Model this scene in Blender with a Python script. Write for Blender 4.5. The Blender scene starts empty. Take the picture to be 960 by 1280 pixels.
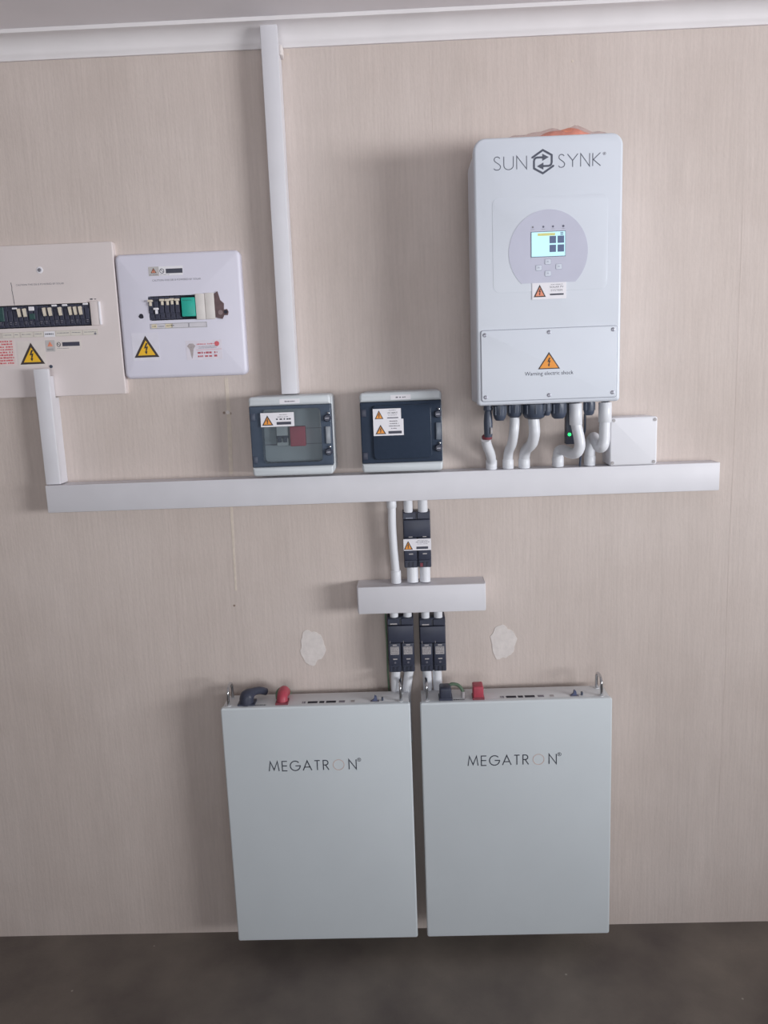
import bpy, bmesh, math, random
from mathutils import Vector, Matrix

random.seed(7)
scene = bpy.context.scene
col = scene.collection
R = math.radians

# ------------------------------------------------------------------ camera
cam_data = bpy.data.cameras.new('camera')
cam = bpy.data.objects.new('camera', cam_data)
col.objects.link(cam)
cam_data.sensor_fit = 'VERTICAL'
cam_data.sensor_height = 24.0
cam_data.sensor_width = 18.0
cam_data.lens = 18.75
cam_data.clip_start = 0.02
_r = Vector((0.99910855, 0.01947019, -0.03745687))
_u = Vector((0.03342191, 0.1772234, 0.98360299))
_f = Vector((-0.02578917, 0.98397804, -0.17641468))
m = Matrix.Identity(4)
for i in range(3):
    m[i][0] = _r[i]; m[i][1] = _u[i]; m[i][2] = -_f[i]
m[0][3], m[1][3], m[2][3] = 0.0, -2.0958, 1.6193
cam.matrix_world = m
scene.camera = cam

# ------------------------------------------------------------------ world, daylight, exposure
world = bpy.data.worlds.new('world')
scene.world = world
world.use_nodes = True
world.node_tree.nodes['Background'].inputs[0].default_value = (0.80, 0.88, 1.0, 1)
world.node_tree.nodes['Background'].inputs[1].default_value = 0.35


def area_light(name, loc, target, sx, sy, power, rgb, spread=180):
    d = bpy.data.lights.new(name, 'AREA')
    d.shape = 'RECTANGLE'; d.size = sx; d.size_y = sy
    d.energy = power; d.color = rgb; d.spread = R(spread)
    o = bpy.data.objects.new(name, d)
    col.objects.link(o)
    o.location = loc
    o.rotation_euler = (Vector(target) - Vector(loc)).to_track_quat('-Z', 'Y').to_euler()
    return o


# daylight entering by the open side door (right); an added fill lamp behind the camera softens the shadows
area_light('daylight_side_door', (4.35, -3.1, 1.55), (-0.1, 0.0, 1.75), 2.3, 0.9, 27, (0.97, 0.98, 1.0), 62)
area_light('front_fill_light', (0.3, -4.75, 1.25), (0.3, 0, 1.95), 3.0, 1.1, 12, (0.97, 0.98, 1.0), 80)
scene.view_settings.view_transform = 'Standard'
scene.view_settings.look = 'None'
scene.view_settings.exposure = 0.0
scene.view_settings.gamma = 1.0
scene.view_settings.use_curve_mapping = False


# ------------------------------------------------------------------ materials
def lin(c):
    out = []
    for v in c[:3]:
        v /= 255.0
        out.append(v / 12.92 if v <= 0.04045 else ((v + 0.055) / 1.055) ** 2.4)
    return out


MATS = {}


def mat(name, rgb, rough=0.5, var=0.05, scale=30.0, bump=0.0, metal=0.0, spec=0.4, emit=None, strength=0.0):
    """procedural principled material: a noise texture varies the colour a little and may add fine relief"""
    if name in MATS:
        return MATS[name]
    mt = bpy.data.materials.new(name)
    mt.use_nodes = True
    nt = mt.node_tree; N = nt.nodes; L = nt.links
    b = N['Principled BSDF']
    tc = N.new('ShaderNodeTexCoord')
    nz = N.new('ShaderNodeTexNoise')
    nz.inputs['Scale'].default_value = scale
    nz.inputs['Detail'].default_value = 3
    L.new(tc.outputs['Object'], nz.inputs['Vector'])
    rp = N.new('ShaderNodeValToRGB')
    c = lin(rgb)
    rp.color_ramp.elements[0].position = 0.3
    rp.color_ramp.elements[1].position = 0.7
    rp.color_ramp.elements[0].color = [v * (1 - var) for v in c] + [1]
    rp.color_ramp.elements[1].color = [min(1, v * (1 + var)) for v in c] + [1]
    L.new(nz.outputs['Fac'], rp.inputs['Fac'])
    L.new(rp.outputs['Color'], b.inputs['Base Color'])
    b.inputs['Roughness'].default_value = rough
    b.inputs['Metallic'].default_value = metal
    b.inputs['Specular IOR Level'].default_value = spec
    if bump > 0:
        bp = N.new('ShaderNodeBump')
        bp.inputs['Strength'].default_value = bump
        bp.inputs['Distance'].default_value = 0.002
        L.new(nz.outputs['Fac'], bp.inputs['Height'])
        L.new(bp.outputs['Normal'], b.inputs['Normal'])
    if emit:
        b.inputs['Emission Color'].default_value = lin(emit) + [1]
        b.inputs['Emission Strength'].default_value = strength
    MATS[name] = mt
    return mt


def tinted(name, tint, body, body_fac, rough=0.2, ior=1.12):
    """tinted see-through plastic: transparent tint, a share of body colour, and a glossy coat"""
    mt = bpy.data.materials.new(name)
    mt.use_nodes = True
    nt = mt.node_tree; N = nt.nodes; L = nt.links
    N.remove(N['Principled BSDF'])
    out = N['Material Output']
    tr = N.new('ShaderNodeBsdfTransparent'); tr.inputs[0].default_value = lin(tint) + [1]
    df = N.new('ShaderNodeBsdfDiffuse')
    nz = N.new('ShaderNodeTexNoise'); nz.inputs['Scale'].default_value = 12
    rp = N.new('ShaderNodeValToRGB')
    c = lin(body)
    rp.color_ramp.elements[0].color = [v * .9 for v in c] + [1]
    rp.color_ramp.elements[1].color = [v * 1.1 for v in c] + [1]
    L.new(nz.outputs['Fac'], rp.inputs['Fac']); L.new(rp.outputs['Color'], df.inputs['Color'])
    m1 = N.new('ShaderNodeMixShader'); m1.inputs[0].default_value = body_fac
    L.new(tr.outputs[0], m1.inputs[1]); L.new(df.outputs[0], m1.inputs[2])
    gl = N.new('ShaderNodeBsdfGlossy'); gl.inputs['Roughness'].default_value = rough
    lw = N.new('ShaderNodeLayerWeight'); lw.inputs['Blend'].default_value = ior - 1
    fr = N.new('ShaderNodeMath'); fr.operation = 'MULTIPLY'; fr.inputs[1].default_value = 0.5
    L.new(lw.outputs['Facing'], fr.inputs[0])
    m2 = N.new('ShaderNodeMixShader')
    L.new(fr.outputs[0], m2.inputs[0]); L.new(m1.outputs[0], m2.inputs[1]); L.new(gl.outputs[0], m2.inputs[2])
    L.new(m2.outputs[0], out.inputs['Surface'])
    MATS[name] = mt
    return mt


def wall_material():
    mt = bpy.data.materials.new('combed_beige_plaster')
    mt.use_nodes = True
    nt = mt.node_tree; N = nt.nodes; L = nt.links
    b = N['Principled BSDF']
    b.inputs['Roughness'].default_value = 0.75
    b.inputs['Specular IOR Level'].default_value = 0.25
    g = N.new('ShaderNodeNewGeometry')

    def noise(vec_scale, scale, detail, rough=0.5):
        mp = N.new('ShaderNodeMapping'); mp.inputs['Scale'].default_value = vec_scale
        L.new(g.outputs['Position'], mp.inputs['Vector'])
        n = N.new('ShaderNodeTexNoise'); n.inputs['Scale'].default_value = scale
        n.inputs['Detail'].default_value = detail; n.inputs['Roughness'].default_value = rough
        L.new(mp.outputs['Vector'], n.inputs['Vector'])
        return n.outputs['Fac']
    comb = noise((1, 1, 0.05), 150, 2, 0.5)       # fine upright comb marks
    wide = noise((1, 1, 0.05), 14, 3, 0.6)       # broad upright roller bands
    blot = noise((1, 1, 1), 2.2, 4, 0.6)         # blotches
    pits = noise((1, 1, 0.5), 160, 2, 0.6)

    def ramp(sock, a, bb, p0=.3, p1=.7):
        r = N.new('ShaderNodeValToRGB')
        r.color_ramp.elements[0].position = p0; r.color_ramp.elements[1].position = p1
        r.color_ramp.elements[0].color = (a, a, a, 1); r.color_ramp.elements[1].color = (bb, bb, bb, 1)
        L.new(sock, r.inputs['Fac']); return r.outputs['Color']

    def mul(a, bb):
        x = N.new('ShaderNodeMix'); x.data_type = 'RGBA'; x.blend_type = 'MULTIPLY'
        x.inputs['Factor'].default_value = 1
        L.new(a, x.inputs['A']); L.new(bb, x.inputs['B']); return x.outputs['Result']
    basec = N.new('ShaderNodeValToRGB')
    basec.color_ramp.elements[0].position = .3; basec.color_ramp.elements[1].position = .7
    basec.color_ramp.elements[0].color = lin(WALL_A) + [1]
    basec.color_ramp.elements[1].color = lin(WALL_B) + [1]
    L.new(blot, basec.inputs['Fac'])
    c = mul(basec.outputs['Color'], ramp(comb, .95, 1.02))
    c = mul(c, ramp(wide, .97, 1.02))
    c = mul(c, ramp(pits, .975, 1.01))
    L.new(c, b.inputs['Base Color'])
    ad = N.new('ShaderNodeMath'); ad.operation = 'ADD'
    L.new(comb, ad.inputs[0]); L.new(pits, ad.inputs[1])
    bp = N.new('ShaderNodeBump'); bp.inputs['Strength'].default_value = 0.16; bp.inputs['Distance'].default_value = 0.003
    L.new(ad.outputs[0], bp.inputs['Height']); L.new(bp.outputs['Normal'], b.inputs['Normal'])
    return mt


def floor_material():
    mt = bpy.data.materials.new('dark_worn_concrete')
    mt.use_nodes = True
    nt = mt.node_tree; N = nt.nodes; L = nt.links
    b = N['Principled BSDF']
    b.inputs['Roughness'].default_value = 0.6
    b.inputs['Specular IOR Level'].default_value = 0.25
    g = N.new('ShaderNodeNewGeometry')
    n1 = N.new('ShaderNodeTexNoise'); n1.inputs['Scale'].default_value = 3.5; n1.inputs['Detail'].default_value = 6
    L.new(g.outputs['Position'], n1.inputs['Vector'])
    r1 = N.new('ShaderNodeValToRGB')
    r1.color_ramp.elements[0].position = .32; r1.color_ramp.elements[1].position = .7
    r1.color_ramp.elements[0].color = lin((96, 89, 86)) + [1]
    r1.color_ramp.elements[1].color = lin((130, 122, 114)) + [1]
    L.new(n1.outputs['Fac'], r1.inputs['Fac'])
    v = N.new('ShaderNodeTexVoronoi'); v.inputs['Scale'].default_value = 11
    L.new(g.outputs['Position'], v.inputs['Vector'])
    r2 = N.new('ShaderNodeValToRGB')      # sparse pale grit
    r2.color_ramp.elements[0].position = .025; r2.color_ramp.elements[1].position = .04
    r2.color_ramp.elements[0].color = (1, 1, 1, 1); r2.color_ramp.elements[1].color = (0, 0, 0, 1)
    L.new(v.outputs['Distance'], r2.inputs['Fac'])
    x = N.new('ShaderNodeMix'); x.data_type = 'RGBA'
    L.new(r2.outputs['Color'], x.inputs['Factor'])
    L.new(r1.outputs['Color'], x.inputs['A'])
    x.inputs['B'].default_value = lin((165, 160, 150)) + [1]
    L.new(x.outputs['Result'], b.inputs['Base Color'])
    n2 = N.new('ShaderNodeTexNoise'); n2.inputs['Scale'].default_value = 120
    L.new(g.outputs['Position'], n2.inputs['Vector'])
    bp = N.new('ShaderNodeBump'); bp.inputs['Strength'].default_value = .3; bp.inputs['Distance'].default_value = .003
    L.new(n2.outputs['Fac'], bp.inputs['Height']); L.new(bp.outputs['Normal'], b.inputs['Normal'])
    return mt


WALL_A = (203, 190, 183)
WALL_B = (214, 202, 196)

M = {}
M['wall'] = wall_material()
M['floor'] = floor_material()
M['ceiling'] = mat('ceiling_paint', (242, 238, 242), .8, .03, 5)
M['cornice'] = mat('cornice_paint', (232, 228, 230), .6, .03, 9, .05)
M['room'] = mat('room_paint', (205, 195, 188), .8, .04, 4)
M['filler'] = mat('white_filler', (224, 217, 214), .9, .06, 60, .4)
M['scar'] = mat('plaster_scar_paint', (214, 202, 190), .85, .08, 50, .3)
M['pvc'] = mat('white_trunking_pvc', (221, 220, 226), .45, .02, 14)
M['conduit'] = mat('white_conduit_pvc', (225, 227, 233), .35, .02, 20)
M['inverter'] = mat('inverter_white_enamel', (214, 219, 229), .38, .012, 8)
M['inverter_side'] = mat('inverter_side_enamel', (216, 220, 229), .45, .012, 8)
M['dial'] = mat('control_panel_lilac', (196, 197, 214), .5, .02, 20)
M['battery'] = mat('battery_white_enamel', (214, 221, 226), .4, .012, 8)
M['battery_top'] = mat('battery_top_enamel', (214, 216, 219), .5, .02, 8)
M['encl'] = mat('grey_enclosure_plastic', (206, 212, 217), .38, .02, 15)
M['encl_plate'] = mat('grey_inner_plate', (170, 176, 178), .6, .05, 18)
M['jb'] = mat('junction_box_plastic', (230, 230, 236), .45, .015, 12)
M['panel_l'] = mat('warm_white_panel', (224, 214, 213), .45, .03, 7)
M['panel_r'] = mat('cool_white_panel', (222, 220, 234), .42, .02, 7)
M['black'] = mat('black_plastic', (60, 64, 80), .42, .08, 40)  # haze is put into the colour: black lifted to a bluish grey
M['gland'] = mat('dark_gland_plastic', (72, 80, 97), .38, .08, 40)
M['breaker'] = mat('dark_breaker_plastic', (62, 64, 82), .5, .12, 120)
M['recess'] = mat('dark_recess', (46, 46, 58), .7, .1, 60)
M['ink'] = mat('dark_ink', (62, 66, 78), .6, .04, 60)
M['logo_ink'] = mat('slate_logo_ink', (86, 90, 104), .6, .04, 60)
M['ink_soft'] = mat('soft_grey_ink', (132, 130, 140), .6, .05, 60)
M['bar_ink'] = mat('caption_bar_ink', (72, 74, 88), .6, .05, 60)
M['red_ink'] = mat('red_ink', (212, 104, 112), .6, .06, 60)
M['orange_ink'] = mat('pale_orange_ink', (206, 184, 178), .6, .05, 60)
M['sticker'] = mat('sticker_white', (236, 234, 240), .5, .02, 40)
M['yellow'] = mat('warning_yellow', (240, 190, 52), .5, .05, 40)
M['amber'] = mat('warning_amber', (238, 156, 66), .5, .06, 60)
M['salmon'] = mat('warning_salmon', (232, 150, 122), .5, .06, 60)
M['tri_border'] = mat('triangle_border_ink', (68, 60, 60), .5, .05, 60)
M['cream'] = mat('cream_toggle', (222, 212, 196), .5, .05, 80)
M['teal'] = mat('teal_module', (48, 176, 158), .4, .06, 60)
M['teal_dark'] = mat('dark_green_module', (52, 82, 82), .5, .08, 60)
M['brown'] = mat('brown_latch', (104, 84, 86), .5, .15, 90, .2)
M['red'] = mat('red_plastic', (178, 72, 88), .42, .08, 50)
M['dark_red'] = mat('dark_red_seal', (128, 62, 72), .5, .1, 50)
M['green_wire'] = mat('green_yellow_wire', (100, 122, 102), .5, .15, 90)
M['steel'] = mat('polished_steel', (200, 202, 206), .22, .05, 40, metal=1.0)
M['screw'] = mat('screw_zinc', (150, 150, 160), .4, .1, 200, metal=.6)
M['grey_label'] = mat('grey_fuse_label', (176, 172, 174), .6, .15, 160)
M['bag'] = mat('orange_packet', (255, 160, 132), .5, .08, 60)
M['screen'] = mat('lit_display', (150, 200, 210), .3, .02, 40, emit=(206, 236, 244), strength=0.6)
M['tile'] = mat('display_tile', (70, 82, 112), .4, .1, 200, emit=(110, 124, 156), strength=0.35)
M['title'] = mat('display_title_bar', (170, 170, 110), .4, .1, 200, emit=(220, 216, 150), strength=0.4)
M['led'] = mat('green_led', (40, 220, 100), .3, .02, 40, emit=(40, 255, 110), strength=2.5)
M['smoke'] = tinted('smoked_door', (140, 152, 168), (100, 112, 130), .6)
M['pane'] = tinted('smoked_pane', (238, 241, 243), (150, 158, 164), .08)
M['dark_smoke'] = tinted('dark_smoked_door', (80, 92, 108), (66, 77, 95), .75, .25)
M['dark_pane'] = tinted('dark_smoked_pane', (70, 82, 98), (60, 71, 89), .75, .25)
M['film'] = tinted('clear_film', (246, 240, 240), (246, 234, 234), .12, .4, 1.06)


# ------------------------------------------------------------------ mesh helpers
WL = {}      # world location of every object built


def link(o, wl, parent):
    col.objects.link(o)
    wl = Vector(wl)
    if parent is not None:
        o.parent = parent
        o.location = wl - WL[parent]
    else:
        o.location = wl
    WL[o] = wl
    return o


def tag(o, label=None, cat=None, group=None, kind=None):
    if label: o['label'] = label
    if cat: o['category'] = cat
    if group: o['group'] = group
    if kind: o['kind'] = kind
    return o


def thing(name, loc, label, cat, group=None):
    o = bpy.data.objects.new(name, None)
    o.empty_display_size = .05
    link(o, loc, None)
    return tag(o, label, cat, group)


def rrect(x0, x1, z0, z1, r, n=5):
    """rounded rectangle in XZ, counter-clockwise as seen from the front (-Y); r is one radius or (bl, br, tr, tl)"""
    rs = r if isinstance(r, (tuple, list)) else (r,) * 4
    pts = []
    for (cx, cz, sx, sz, a0), rr in zip([(x0, z0, 1, 1, 180), (x1, z0, -1, 1, 270), (x1, z1, -1, -1, 0), (x0, z1, 1, -1, 90)], rs):
        rr = max(rr, 1e-5)
        for k in range(n):
            a = R(a0 + 90 * k / (n - 1))
            pts.append((cx + sx * rr + rr * math.cos(a), cz + sz * rr + rr * math.sin(a)))
    return pts


def catmull(pts, n=6):
    pts = [Vector(p) for p in pts]
    out = []
    for i in range(len(pts) - 1):
        p0 = pts[max(i - 1, 0)]; p1 = pts[i]; p2 = pts[i + 1]; p3 = pts[min(i + 2, len(pts) - 1)]
        for k in range(n):
            t = k / n
            out.append(0.5 * ((2 * p1) + (p2 - p0) * t + (2 * p0 - 5 * p1 + 4 * p2 - p3) * t * t + (3 * p1 - p0 - 3 * p2 + p3) * t ** 3))
    out.append(pts[-1])
    return out


class MB:
    def __init__(self):
        self.bm = bmesh.new()
        self.round = False

    def box(self, x0, x1, y0, y1, z0, z1, bev=0.0, seg=2):
        b2 = bmesh.new()
        bmesh.ops.create_cube(b2, size=1)
        for v in b2.verts:
            v.co = Vector(((x0 + x1) / 2 + v.co.x * (x1 - x0), (y0 + y1) / 2 + v.co.y * (y1 - y0), (z0 + z1) / 2 + v.co.z * (z1 - z0)))
        if bev > 0:
            bmesh.ops.bevel(b2, geom=list(b2.edges), offset=bev, segments=seg, affect='EDGES', profile=0.5)
        self._merge(b2)
        return self

    def _merge(self, b2):
        me = bpy.data.meshes.new('tmp')
        b2.to_mesh(me); b2.free()
        self.bm.from_mesh(me)
        bpy.data.meshes.remove(me)

    def rings(self, rings, cap0=True, cap1=True):
        vs = [[self.bm.verts.new(p) for p in ring] for ring in rings]
        n = len(vs[0])
        for a, b in zip(vs[:-1], vs[1:]):
            for i in range(n):
                j = (i + 1) % n
                try: self.bm.faces.new((a[i], a[j], b[j], b[i]))
                except ValueError: pass
        if cap0: self.bm.faces.new(list(reversed(vs[0])))
        if cap1: self.bm.faces.new(vs[-1])
        return vs

    def slab(self, x0, x1, z0, z1, r, yb, yf, bev=0.0, n=5, bseg=3):
        """rounded plate standing in XZ, back at yb, front at yf (yf < yb), front edge rounded by bev"""
        def ring(o, y):
            rs = r if isinstance(r, (tuple, list)) else (r,) * 4
            return [(x, y, z) for x, z in rrect(x0 + o, x1 - o, z0 + o, z1 - o, [max(q - o, 1e-4) for q in rs], n)]
        rg = [ring(0, yb)]
        if bev > 0:
            for k in range(bseg + 1):
                a = R(90 * k / bseg)
                rg.append(ring(bev * (1 - math.cos(a)), yf + bev * (1 - math.sin(a))))
        else:
            rg.append(ring(0, yf))
        self.rings(rg)
        return self

    def frame(self, x0, x1, z0, z1, r, hole, yb, yf, bev=0.0, hr=0.001, n=5, bseg=3):
        """slab with a rounded rectangular opening cut through it"""
        def ring(o, y):
            return [(x, y, z) for x, z in rrect(x0 + o, x1 - o, z0 + o, z1 - o, max(r - o, 1e-4), n)]
        rg = [ring(0, yb)]
        if bev > 0:
            for k in range(bseg + 1):
                a = R(90 * k / bseg)
                rg.append(ring(bev * (1 - math.cos(a)), yf + bev * (1 - math.sin(a))))
        else:
            rg.append(ring(0, yf))
        vo = self.rings(rg, False, False)
        hp = rrect(*hole, hr, n)
        vi = self.rings([[(x, yf, z) for x, z in hp], [(x, yb, z) for x, z in hp]], False, False)
        for outer, inner in ((vo[-1], vi[0]), (vo[0], vi[1])):
            ed = []
            for lp in (outer, inner):
                for i in range(len(lp)):
                    e = self.bm.edges.get((lp[i], lp[(i + 1) % len(lp)]))
                    if e: ed.append(e)
            bmesh.ops.triangle_fill(self.bm, use_beauty=True, edges=ed)
        return self

    def prism(self, poly, yb, yf):
        a = [(x, yb, z) for x, z in poly]; b = [(x, yf, z) for x, z in poly]
        self.rings([a, b])
        return self

    def tube(self, pts, rad, n=12, cap=True):
        self.round = True
        pts = [Vector(p) for p in pts]
        k = len(pts)
        tang = []
        for i in range(k):
            t = pts[min(i + 1, k - 1)] - pts[max(i - 1, 0)]
            tang.append(t.normalized())
        ref = Vector((0, 1, 0)) if abs(tang[0].y) < .9 else Vector((1, 0, 0))
        u = tang[0].cross(ref).normalized()
        rings = []
        for i in range(k):
            u = (u - tang[i] * u.dot(tang[i])).normalized()
            w = tang[i].cross(u)
            rr = rad[i] if isinstance(rad, (list, tuple)) else rad
            rings.append([pts[i] + (u * math.cos(2 * math.pi * q / n) + w * math.sin(2 * math.pi * q / n)) * rr for q in range(n)])
        self.rings(rings, cap, cap)
        return self

    def cyl(self, c, axis, rad, length, n=16, prof=None):
        """solid of revolution along axis from point c; prof = [(t, r)] overrides the plain cylinder"""
        self.round = True
        c = Vector(c); ax = Vector(axis).normalized()
        prof = prof or [(0, rad), (length, rad)]
        ref = Vector((0, 0, 1)) if abs(ax.z) < .9 else Vector((1, 0, 0))
        u = ax.cross(ref).normalized(); w = ax.cross(u)
        rings = [[c + ax * t + (u * math.cos(2 * math.pi * q / n) + w * math.sin(2 * math.pi * q / n)) * rr for q in range(n)] for t, rr in prof]
        self.rings(rings)
        return self

    def flat(self, poly, y, th=0.0004):
        return self.prism(poly, y, y - th)

    def rect(self, x0, x1, z0, z1, y, th=0.0004):
        return self.prism([(x0, z0), (x1, z0), (x1, z1), (x0, z1)], y, y - th)

    def ribbon(self, pts, w, y, closed=False, th=0.0004):
        """stroke of width w along a polyline in XZ (printed lettering)"""
        P = [Vector((p[0], p[1])) for p in pts]
        k = len(P)
        L_, R_ = [], []
        for i in range(k):
            if closed:
                d0 = (P[i] - P[i - 1]).normalized(); d1 = (P[(i + 1) % k] - P[i]).normalized()
            else:
                d0 = (P[i] - P[i - 1]).normalized() if i > 0 else (P[1] - P[0]).normalized()
                d1 = (P[i + 1] - P[i]).normalized() if i < k - 1 else d0
            n0 = Vector((-d0.y, d0.x)); n1 = Vector((-d1.y, d1.x))
            nn = (n0 + n1)
            nn = nn.normalized() if nn.length > 1e-6 else n0
            s = w / 2 / max(nn.dot(n0), .35)
            L_.append(P[i] + nn * s); R_.append(P[i] - nn * s)
        rings = []
        vs = []
        for yy in (y, y - th):
            vs.append(([self.bm.verts.new((p.x, yy, p.y)) for p in L_], [self.bm.verts.new((p.x, yy, p.y)) for p in R_]))
        rng = range(k if closed else k - 1)
        for i in rng:
            j = (i + 1) % k
            l0, r0 = vs[1]
            self.bm.faces.new((l0[i], r0[i], r0[j], l0[j]))
            self.bm.faces.new((vs[0][0][i], vs[1][0][i], vs[1][0][j], vs[0][0][j]))
            self.bm.faces.new((vs[1][1][i], vs[0][1][i], vs[0][1][j], vs[1][1][j]))
        return self

    def build(self, name, material, parent=None, smooth=None, origin=None):
        bmesh.ops.recalc_face_normals(self.bm, faces=list(self.bm.faces))
        co = [v.co for v in self.bm.verts]
        lo = Vector((min(c[i] for c in co) for i in range(3))); hi = Vector((max(c[i] for c in co) for i in range(3)))
        c = (lo + hi) / 2
        if parent is None: c.z = lo.z
        if origin is not None: c = Vector(origin)
        for v in self.bm.verts: v.co -= c
        me = bpy.data.meshes.new(name)
        self.bm.to_mesh(me); self.bm.free()
        me.materials.append(material)
        if smooth is not None:
            me.polygons.foreach_set('use_smooth', [len(p_.vertices) <= 4 and (self.round or max(abs(v_) for v_ in p_.normal) < .9999) for p_ in me.polygons])
            me.set_sharp_from_angle(angle=R(smooth))
        o = bpy.data.objects.new(name, me)
        return link(o, c, parent)


def text_into(mb, body, x, z, y, size, width=None, align='CENTER', th=0.0003):
    """printed words set with Blender's built-in typeface, baseline at z"""
    cu = bpy.data.curves.new('text', 'FONT')
    cu.body = body; cu.size = 1; cu.align_x = align; cu.resolution_u = 2
    ob = bpy.data.objects.new('text', cu)
    col.objects.link(ob)
    bpy.context.view_layer.update()
    dg = bpy.context.evaluated_depsgraph_get()
    me = bpy.data.meshes.new_from_object(ob.evaluated_get(dg))
    xs = [v.co.x for v in me.vertices]
    sx = size
    if width: sx = width / (max(xs) - min(xs))
    for v in me.vertices:
        v.co = Vector((x + v.co.x * sx, y - th, z + v.co.y * size))
    mb.bm.from_mesh(me)
    bpy.data.objects.remove(ob); bpy.data.curves.remove(cu); bpy.data.meshes.remove(me)
    return mb


def small_print(mb, x0, x1, z, hgt, y, dens=1.0):
    """rows of print too fine to read: broken little strokes"""
    x = x0
    while x < x1:
        w = random.uniform(.5, 1.6) * hgt
        if x + w > x1: w = x1 - x
        if w > .0004: mb.rect(x, x + w, z, z + hgt * random.uniform(.75, 1.0), y)
        x += w + random.uniform(.25, .6) * hgt
        if random.random() < .16: x += hgt * .7
    return mb


def tri(cx, z0, w, h):
    return [(cx - w / 2, z0), (cx + w / 2, z0), (cx, z0 + h)]


def bolt_poly(cx, cz, s):
    p = [(.02, 1), (-.28, .05), (-.02, .12), (-.1, -.5), (-.22, -.5), (-.02, -1), (.16, -.45), (.04, -.47), (.26, .42), (.0, .33), (.26, 1)]
    return [(cx + a * s * 1.5, cz + b * s * 1.1) for a, b in p]


def warning_sign(parent, cx, z0, w, h, y, fill, border='tri_border', nb=.09):
    mb = MB(); mb.flat(tri(cx, z0, w, h), y); mb.build('triangle_border', M[border], parent)
    i = nb * w
    mb = MB(); mb.flat(tri(cx, z0 + i * .9, w - 3.3 * i, h - 2.9 * i), y - .0005); mb.build('triangle', M[fill], parent)
    mb = MB(); mb.flat(bolt_poly(cx, z0 + h * .40, h * .24), y - .001); mb.build('lightning_bolt', M[border], parent)


# stroke alphabet: unit cap height
def arc(cx, cz, rx, rz, a0, a1, n=14):
    return [(cx + rx * math.cos(R(a0 + (a1 - a0) * k / n)), cz + rz * math.sin(R(a0 + (a1 - a0) * k / n))) for k in range(n + 1)]


def curve2(p, n=5):
    return [(v.x, v.y) for v in catmull([(a, b, 0) for a, b in p], n)]


GLYPH = {
    'S': (.46, [curve2([(.40, .87), (.33, .96), (.22, 1.0), (.10, .95), (.05, .83), (.07, .69), (.17, .58), (.29, .48), (.40, .36), (.44, .22), (.37, .06), (.23, 0), (.10, .03), (.02, .13)])]),
    'U': (.64, [[(.02, 1), (.02, .34)] + arc(.32, .33, .30, .33, 180, 360)[1:] + [(.62, 1)]]),
    'N': (.66, [[(.02, 0), (.02, 1), (.64, 0), (.64, 1)]]),
    'Y': (.72, [[(0, 1), (.36, .5), (.72, 1)], [(.36, .5), (.36, 0)]]),
    'K': (.56, [[(.02, 1), (.02, 0)], [(.54, 1), (.06, .5), (.56, 0)]]),
    'M': (.98, [[(.0, 0), (.14, 1), (.49, .12), (.84, 1), (.98, 0)]]),
    'E': (.52, [[(.52, 1), (.03, 1), (.03, 0), (.52, 0)], [(.03, .52), (.5, .52)]]),
    'G': (.98, [arc(.5, .5, .49, .5, 42, 360, 26) + [(.52, .5)]]),
    'A': (.84, [[(0, 0), (.42, 1), (.84, 0)], [(.15, .34), (.69, .34)]]),
    'T': (.54, [[(0, 1), (.54, 1)], [(.27, 1), (.27, 0)]]),
    'R': (.56, [[(.03, 0), (.03, 1), (.26, 1)] + arc(.26, .76, .24, .24, 90, -90, 12)[1:] + [(.03, .52)], [(.24, .52), (.56, 0)]]),
}


def lettering(mb, word, x, z, cap, stroke, y, gap, sx=1.0, parent=None, m_=None):
    """draws the word, returns the x where it ends; with a parent every letter is a part of its own"""
    for ch in word:
        w, lines = GLYPH[ch]
        q_ = MB() if parent else mb
        for ln in lines:
            q_.ribbon([(x + a * cap * sx, z + b * cap) for a, b in ln], stroke, y)
        if parent: q_.build('logo_letter', m_, parent)
        x += w * cap * sx + gap
    return x - gap


def registered(mb, cx, cz, r, y):
    mb.ribbon([(cx + r * math.cos(R(a)), cz + r * math.sin(R(a))) for a in range(0, 360, 30)], r * .22, y, True)
    lettering(mb, 'R', cx - r * .3, cz - r * .5, r, r * .2, y, 0)


# ------------------------------------------------------------------ the setting
XL, XR, YF, ZC = -2.6, 4.5, -4.9, 2.44
wall = MB().box(XL - .12, XR + .12, 0, .12, -.1, ZC + .1).build('wall_back', M['wall']); tag(wall, kind='structure')
tag(MB().box(XL - .12, XR + .12, YF, 0, -.1, 0).build('floor', M['floor']), kind='structure')
tag(MB().box(XL - .12, XR + .12, YF, 0, ZC, ZC + .1).build('ceiling', M['ceiling']), kind='structure')
tag(MB().box(XL - .12, XL, YF, 0, 0, ZC).build('wall_left', M['room']), kind='structure')
w = MB(); w.box(XR, XR + .12, -1.9, 0, 0, ZC); w.box(XR, XR + .12, YF, -4.3, 0, ZC); w.box(XR, XR + .12, -4.3, -1.9, 2.25, ZC); w.box(XR, XR + .12, -4.3, -1.9, 0, 1.2)
tag(w.build('wall_right', M['room']), kind='structure')
w = MB(); w.box(XL, -1.5, YF - .12, YF, 0, ZC); w.box(2.1, XR, YF - .12, YF, 0, ZC); w.box(-1.5, 2.1, YF - .12, YF, 2.2, ZC)
tag(w.build('wall_front', M['room']), kind='structure')

# coved cornice under the ceiling
prof = [(0, 2.388), (-.007, 2.388), (-.0085, 2.396)]
for k in range(9):
    a = R(90 * k / 8)
    prof.append((-.0105 - .036 * (1 - math.cos(a)), 2.398 + .033 * math.sin(a)))
prof += [(-.054, 2.432), (-.056, 2.44), (0, 2.44)]
c = MB()
c.rings([[(x, y, z) for y, z in prof] for x in (XL, XR)])
tag(c.build('trim_1', M['cornice'], smooth=40), kind='structure')


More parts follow.
